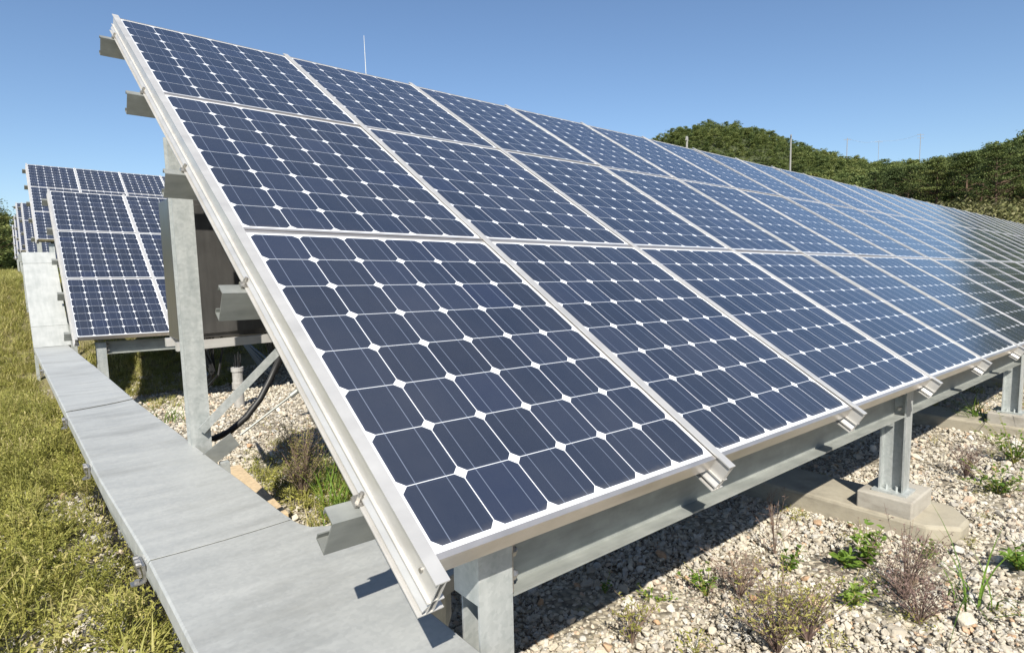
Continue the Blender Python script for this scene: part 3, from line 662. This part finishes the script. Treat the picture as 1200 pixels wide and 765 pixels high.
leafy('leafy_weed', 1.64, .42, 'low pale green weed at the edge of the array shadow', .09, 44, .03, .10, 4)
leafy('leafy_weed', 2.0, -.02, 'yellow green leafy weed among dry twigs below the dark bushy one', .09, 60, .035, .09, 5)
leafy('leafy_weed', 2.86, -.42, 'broad leaved green weed at the right edge of the picture', .09, 40, .055, .09, 6)
leafy('leafy_weed', 4.05, -.12, 'wide low green weed on the gravel right of the concrete plinth', .12, 110, .035, .22, 7)
leafy('leafy_weed', 4.9, -.05, 'yellow green bushy weed at the right edge, above the wide low weed', .20, 150, .035, .22, 8)
leafy('leafy_weed', 2.72, -.12, 'tiny bright sprig beside the rounded end of the footing', .08, 24, .035, .05, 9)
leafy('leafy_weed', 1.33, .74, 'tiny sprig of weed inside the dark shadow edge, nearest the lower left', .06, 18, .022, .05, 10)
leafy('leafy_weed', 1.42, .55, 'small scattered green weed on sunny gravel just outside the shadow', .05, 30, .022, .09, 11)
leafy('leafy_weed', 3.9, .42, 'small green sprout between the second post and the third one', .08, 24, .035, .06, 12)
twiggy(1.74, .32, 'purple brown twiggy weed beside the pale green one near the shadow', .13, 22, .13, 21, 60)
twiggy(1.46, .02, 'tall purple twiggy weed at the bottom edge with small green leaves', .20, 34, .16, 22, 160, 'weed')
twiggy(1.62, -.02, 'reddish twiggy weed at the bottom edge, right of the tall purple one', .17, 26, .14, 23, 120, 'weed')
twiggy(2.22, -.16, 'dry brown twiggy weed in the middle of the sunny gravel at right', .20, 34, .16, 24, 120)
twiggy(2.05, -.26, 'grey brown dry weed nearest the lower right corner', .14, 24, .12, 25, 70)
twiggy(1.12, .42, 'thin dark twiggy weed at the bottom edge close to the shadow', .12, 14, .09, 26, 60, 'weed')
twiggy(2.25, .42, 'few tall bare stalks standing before the concrete footing', .22, 7, .09, 27, 16)
twiggy(4.3, .1, 'brown dry weed on the gravel between the plinth and the right edge', .15, 24, .16, 28, 60)
twiggy(.92, 3.25, 'dark tangled weed behind the cable duct next to the tie rod', .34, 40, .22, 29, 260, 'weed')
twiggy(.80, 2.95, 'brown dry weed standing over the wooden board', .28, 26, .15, 30, 120, 'weed')
grassy(6.0, .40, 'big green grass clump before the third post at the right', .42, 60, 31, .011, .05, (.3, 1.3))
grassy(2.34, -.36, 'few long broad grass blades bending over the gravel at the right', .40, 16, 32, .0075, .05, (.5, 1.7))
grassy(.84, 2.5, 'tall green grass clump between the duct and the lowest purlin', .36, 46, 33, .010, .06, (.2, .9))
grassy(.98, 2.95, 'second tall grass clump, behind the one beside the lowest purlin', .38, 40, 34, .010, .07, (.2, .9))
grassy(.73, 2.15, 'bright low grass clump right beside the lowest purlin end', .20, 60, 35, .008, .07, (.3, 1.2))
grassy(.66, 6.6, 'small grass clump beside the duct before the second array', .30, 34, 36, .009, .09, (.3, 1.2))
grassy(-.42, .95, 'long pale grass blades leaning against the near end of the duct', .22, 14, 37, .007, .05, (.5, 1.2), 'grass')
b = MB(); bm = rock(77)
for i, (x, y, s, l) in enumerate(((1.75, .27, .055, 'orange tinted stone lying beside the purple brown weed'), (3.6, .0, .08, 'pale pinkish stone lying right of the rounded footing end'))):
    me = bm.copy(); me.materials[0] = M['ochre'] if i == 0 else M['concrete']; o = link('loose_stone', me); o.location = (x, y, float(land_z(x, y)) + s * .25); o.scale = (s, s, s); tag(o, l, 'stone')

# ------------------------------------------------------------------ trees and forest
def tree_bits(seed, H=9.0, R=3.2, pads=46, per=70, q=.24, kind='pine'):
    rr = random.Random(seed); T = MB(); Cn = MB()
    lean = Vector((rr.gauss(0, .05), rr.gauss(0, .05), 0)); pts = [lean * (h * h / H) + Vector((0, 0, h)) for h in np.linspace(-.3, H * .93, 7)]
    T.tube(pts, [H * .020 * (1 - .85 * i / 6) + .02 for i in range(7)], 7)
    for i in range(pads):
        f = rr.uniform(.26, 1) if kind == 'pine' else rr.uniform(.12, 1)
        prof = (1 - abs(f - .48) / .62) if kind == 'pine' else math.sqrt(max(0, 1 - ((f - .5) / .55) ** 2))
        rad = R * max(.10, prof) * rr.uniform(.25, 1.05); a = rr.uniform(0, 6.28); z = H * f
        c = lean * (z * z / H) + Vector((rad * math.cos(a), rad * math.sin(a), z + rad * .06))
        st = lean * (z * z / H) + Vector((0, 0, z - rad * .35)); T.tube([st, st.lerp(c, .5) + Vector((0, 0, -.08)), c], [.05, .035, .015], 4, False)
        pr = rr.uniform(.55, 1.15) * R * .34; ph = pr * (.22 if kind == 'pine' else .6); tn = rr.uniform(0, .6)
        for j in range(per):
            v = Vector((rr.gauss(0, .5), rr.gauss(0, .5), rr.gauss(0, .5))); p = c + Vector((v.x * pr, v.y * pr, v.z * ph))
            nrm = Vector((rr.gauss(0, .6), rr.gauss(0, .6), 1)).normalized(); u = nrm.orthogonal().normalized(); u.rotate(Matrix.Rotation(rr.uniform(0, 6.28), 3, nrm)); w = nrm.cross(u); s = q * rr.uniform(.6, 1.3)
            Cn.add([p - u * s * .5, p + w * s * .35, p + u * s * .5, p - w * s * .35], [(0, 1, 2, 3)], min(1, tn + rr.uniform(0, .4)))
    return T, Cn
VAR = []
for i in range(5):
    T, Cn = tree_bits(100 + i, rrH := 9.0, 3.5 + .3 * (i % 3), 64, 120, .21); VAR.append((T.mesh('trunk', M['bark']), Cn.mesh('crown', M['needle'])))
def pp(px, d):      # ground point seen below image column px (of 1200) at horizontal distance d
    r = CR @ np.array([(px - 600) / 699.0, 1, 0]); r = r / math.hypot(r[0], r[1]); return CP.x + r[0] * d, CP.y + r[1] * d
ORD = ['first', 'second', 'third', 'fourth', 'fifth', 'sixth', 'seventh', 'eighth', 'ninth', 'tenth', 'eleventh', 'twelfth', 'thirteenth', 'fourteenth', 'fifteenth']
row_px = [(1192, 84, 1.0), (1174, 92, 1.05), (1158, 80, .95), (1141, 90, 1.05), (1124, 84, .95), (1107, 94, 1.1), (1090, 86, .95), (1072, 96, 1.0), (1056, 90, .92), (1038, 99, 1.0), (1020, 94, .9), (1002, 104, .95), (984, 100, .9)]
def plant_tree(px, d, s, label, var, group, name='pine_tree'):
    x, y = pp(px, d); r = empty(name, (x, y, float(land_z(x, y)) - .1)); r.scale = (s, s, s); r.rotation_euler = (0, 0, px * 1.7); tag(r, label, 'tree', group)
    link('trunk', VAR[var][0], r); link('crown', VAR[var][1], r)
for i, (px, d, s) in enumerate(row_px):
    s *= .80; plant_tree(px, d, s, 'dark layered pine at the foot of the hill, %s from the right edge' % ORD[i], i % 5, 'pines at the foot of the hill')
for i, (px, d, s, l) in enumerate(((-6, 62, .66, 'dark tree at the far left edge beside the last array'), (8, 70, .62, 'dark tree just right of the one at the left edge, behind the farthest array'), (52, 88, .80, 'dark treetop peeking over the fourth array'))):
    plant_tree(px, d, s, l, i + 1, 'trees behind the far arrays')
def forest():
    src = []
    for i in range(6):
        T, Cn = tree_bits(300 + i, 6.5, 2.6, 34, 40, .38, 'pine' if i % 2 else 'round')
        me = Cn.mesh('forest_tree', M['forest']); src.append(me)
    X = []; Y = []; S = []
    n = 26000; x = RNG.uniform(70, 330, n); y = RNG.uniform(-120, 260, n); h = hills(x, y)
    d = np.hypot(x - CP.x, y - CP.y); az = np.degrees(np.arctan2(x, y))
    k = (h > 2.2) & (d > 104) & (RNG.random(n) < .62); X.append(x[k]); Y.append(y[k]); S.append(RNG.uniform(.45, 1.1, k.sum()) * np.where(d[k] > 200, .78, .95))
    # belt just behind the single pines, and on round to the right and the back
    n = 620; a = RNG.uniform(math.radians(62), math.radians(112), n); r = RNG.uniform(97, 140, n); X.append(np.sin(a) * r); Y.append(np.cos(a) * r); S.append(RNG.uniform(.75, 1.15, n))
    n = 260; a = RNG.uniform(math.radians(84), math.radians(118), n); r = RNG.uniform(80, 100, n); X.append(np.sin(a) * r); Y.append(np.cos(a) * r); S.append(RNG.uniform(.7, 1.0, n))
    n = 60; a = RNG.uniform(math.radians(-9), math.radians(-.5), n); r = RNG.uniform(64, 100, n); X.append(np.sin(a) * r); Y.append(np.cos(a) * r); S.append(RNG.uniform(.75, 1.05, n))
    n = 900; a = RNG.uniform(math.radians(-70), math.radians(50), n); r = RNG.uniform(105, 190, n); X.append(np.sin(a) * r); Y.append(np.cos(a) * r); S.append(RNG.uniform(.7, 1.0, n))
    x = np.concatenate(X); y = np.concatenate(Y); s = np.concatenate(S); n = len(x)
    o = scatter('forest', np.stack([x, y, land_z(x, y) - .8], 1), np.stack([s, s, s * RNG.uniform(.85, 1.1, n)], 1), np.stack([np.zeros(n), np.zeros(n), RNG.uniform(0, 6.28, n)], 1), RNG.integers(0, 6, n), src)
    o['kind'] = 'stuff'
forest()
def scrub():
    src = []
    for i in range(3):
        rr = random.Random(500 + i); b = MB()
        for j in range(420):
            v = Vector((rr.gauss(0, .5), rr.gauss(0, .5), abs(rr.gauss(0, .45)))); nrm = Vector((rr.gauss(0, 1), rr.gauss(0, 1), 1)).normalized(); u = nrm.orthogonal().normalized(); w = nrm.cross(u); s = .17 * rr.uniform(.6, 1.4)
            b.add([v - u * s, v + w * s * .5, v + u * s, v - w * s * .5], [(0, 1, 2, 3)], rr.random())
        src.append(b.mesh('scrub', M['scrub']))
    n = 2600; x = RNG.uniform(40, 92, n); y = RNG.uniform(-30, 60, n); d = np.hypot(x, y); az = np.degrees(np.arctan2(x, y)); k = (d > 48) & (d < 90) & (az > 58); x, y = x[k], y[k]; n = len(x)
    s = RNG.uniform(.6, 1.5, n); o = scatter('scrub', np.stack([x, y, land_z(x, y) - .1], 1), np.stack([s] * 3, 1), np.stack([np.zeros(n), np.zeros(n), RNG.uniform(0, 6.28, n)], 1), RNG.integers(0, 3, n), src); o['kind'] = 'stuff'
scrub()

# ------------------------------------------------------------------ poles and wires
def ptop(px, py, d):
    r = CR @ np.array([(px - 600) / 699.0, 1, -(py - 382.5) / 699.0]); k = d / math.hypot(r[0], r[1]); return Vector((CP.x + r[0] * k, CP.y + r[1] * k, CP.z + r[2] * k))
def pole(px, py, d, label, arms, rad=.16, rot=.6, name='utility_pole', cat='pole', m='pole'):
    t = ptop(px, py, d); g = float(land_z(t.x, t.y)); r = empty(name, (t.x, t.y, g)); tag(r, label, cat); H = t.z - g
    b = MB(); b.tube([(0, 0, -.3), (0, 0, H)], [rad, rad * .65], 10); part('shaft', b, M[m], r)
    for (dz, w) in arms:
        b = MB(); c, s = math.cos(rot), math.sin(rot); b.bar((-w * c, -w * s, H - dz), (w * c, w * s, H - dz), .12, .14)
        for q in (-.9, -.45, .45, .9): b.tube([(w * q * c, w * q * s, H - dz), (w * q * c, w * q * s, H - dz + .35)], .05, 6)
        part('crossarm', b, M[m], r)
    return t
p1 = pole(927, 158, 150, 'light utility pole standing in front of the rounded hill', [(.5, .7)], .24)
p2 = pole(993, 162, 330, 'distant utility pole on the saddle between both hills, left one', [(.8, 1.6)], .22, -.6)
p3 = pole(1030, 165, 420, 'faint distant pole on the saddle, middle one', [(.8, 2.4)], .16, -.6)
p4 = pole(1079, 157, 400, 'distant utility pole with crossarms above the right tree line', [(.5, 2.0), (2.2, 2.0)], .22, -.6)
p5 = pole(805, 160, 70, 'small stake standing just above the panel edge before the hill', [(.4, .35)], .16, .3)
t = ptop(427, 42, 24); g = float(land_z(t.x, t.y)); b = MB(); b.tube([(0, 0, -.2), (-.0, 0, t.z - g - 2.2), (-.02, .0, t.z - g)], [.028, .018, .008], 8)
o = link('lightning_rod', b.mesh('lightning_rod', M['white'])); o.location = (t.x, t.y, g); tag(o, 'thin pale lightning rod rising above the top edge of the nearest array', 'lightning rod')
def wire(a, c, label, sag=4):
    b = MB(); b.tube([a.lerp(c, i / 14) - Vector((0, 0, sag * 4 * (i / 14) * (1 - i / 14))) for i in range(15)], .045, 4)
    o = link('power_line', b.mesh('power_line', M['white'])); tag(o, label, 'wire')
wire(p4, p3, 'thin power line between the middle and right distant poles', 1.5); wire(p3, p2, 'thin power line between the left and middle distant poles', 1.5)
print('objects', len(bpy.data.objects))
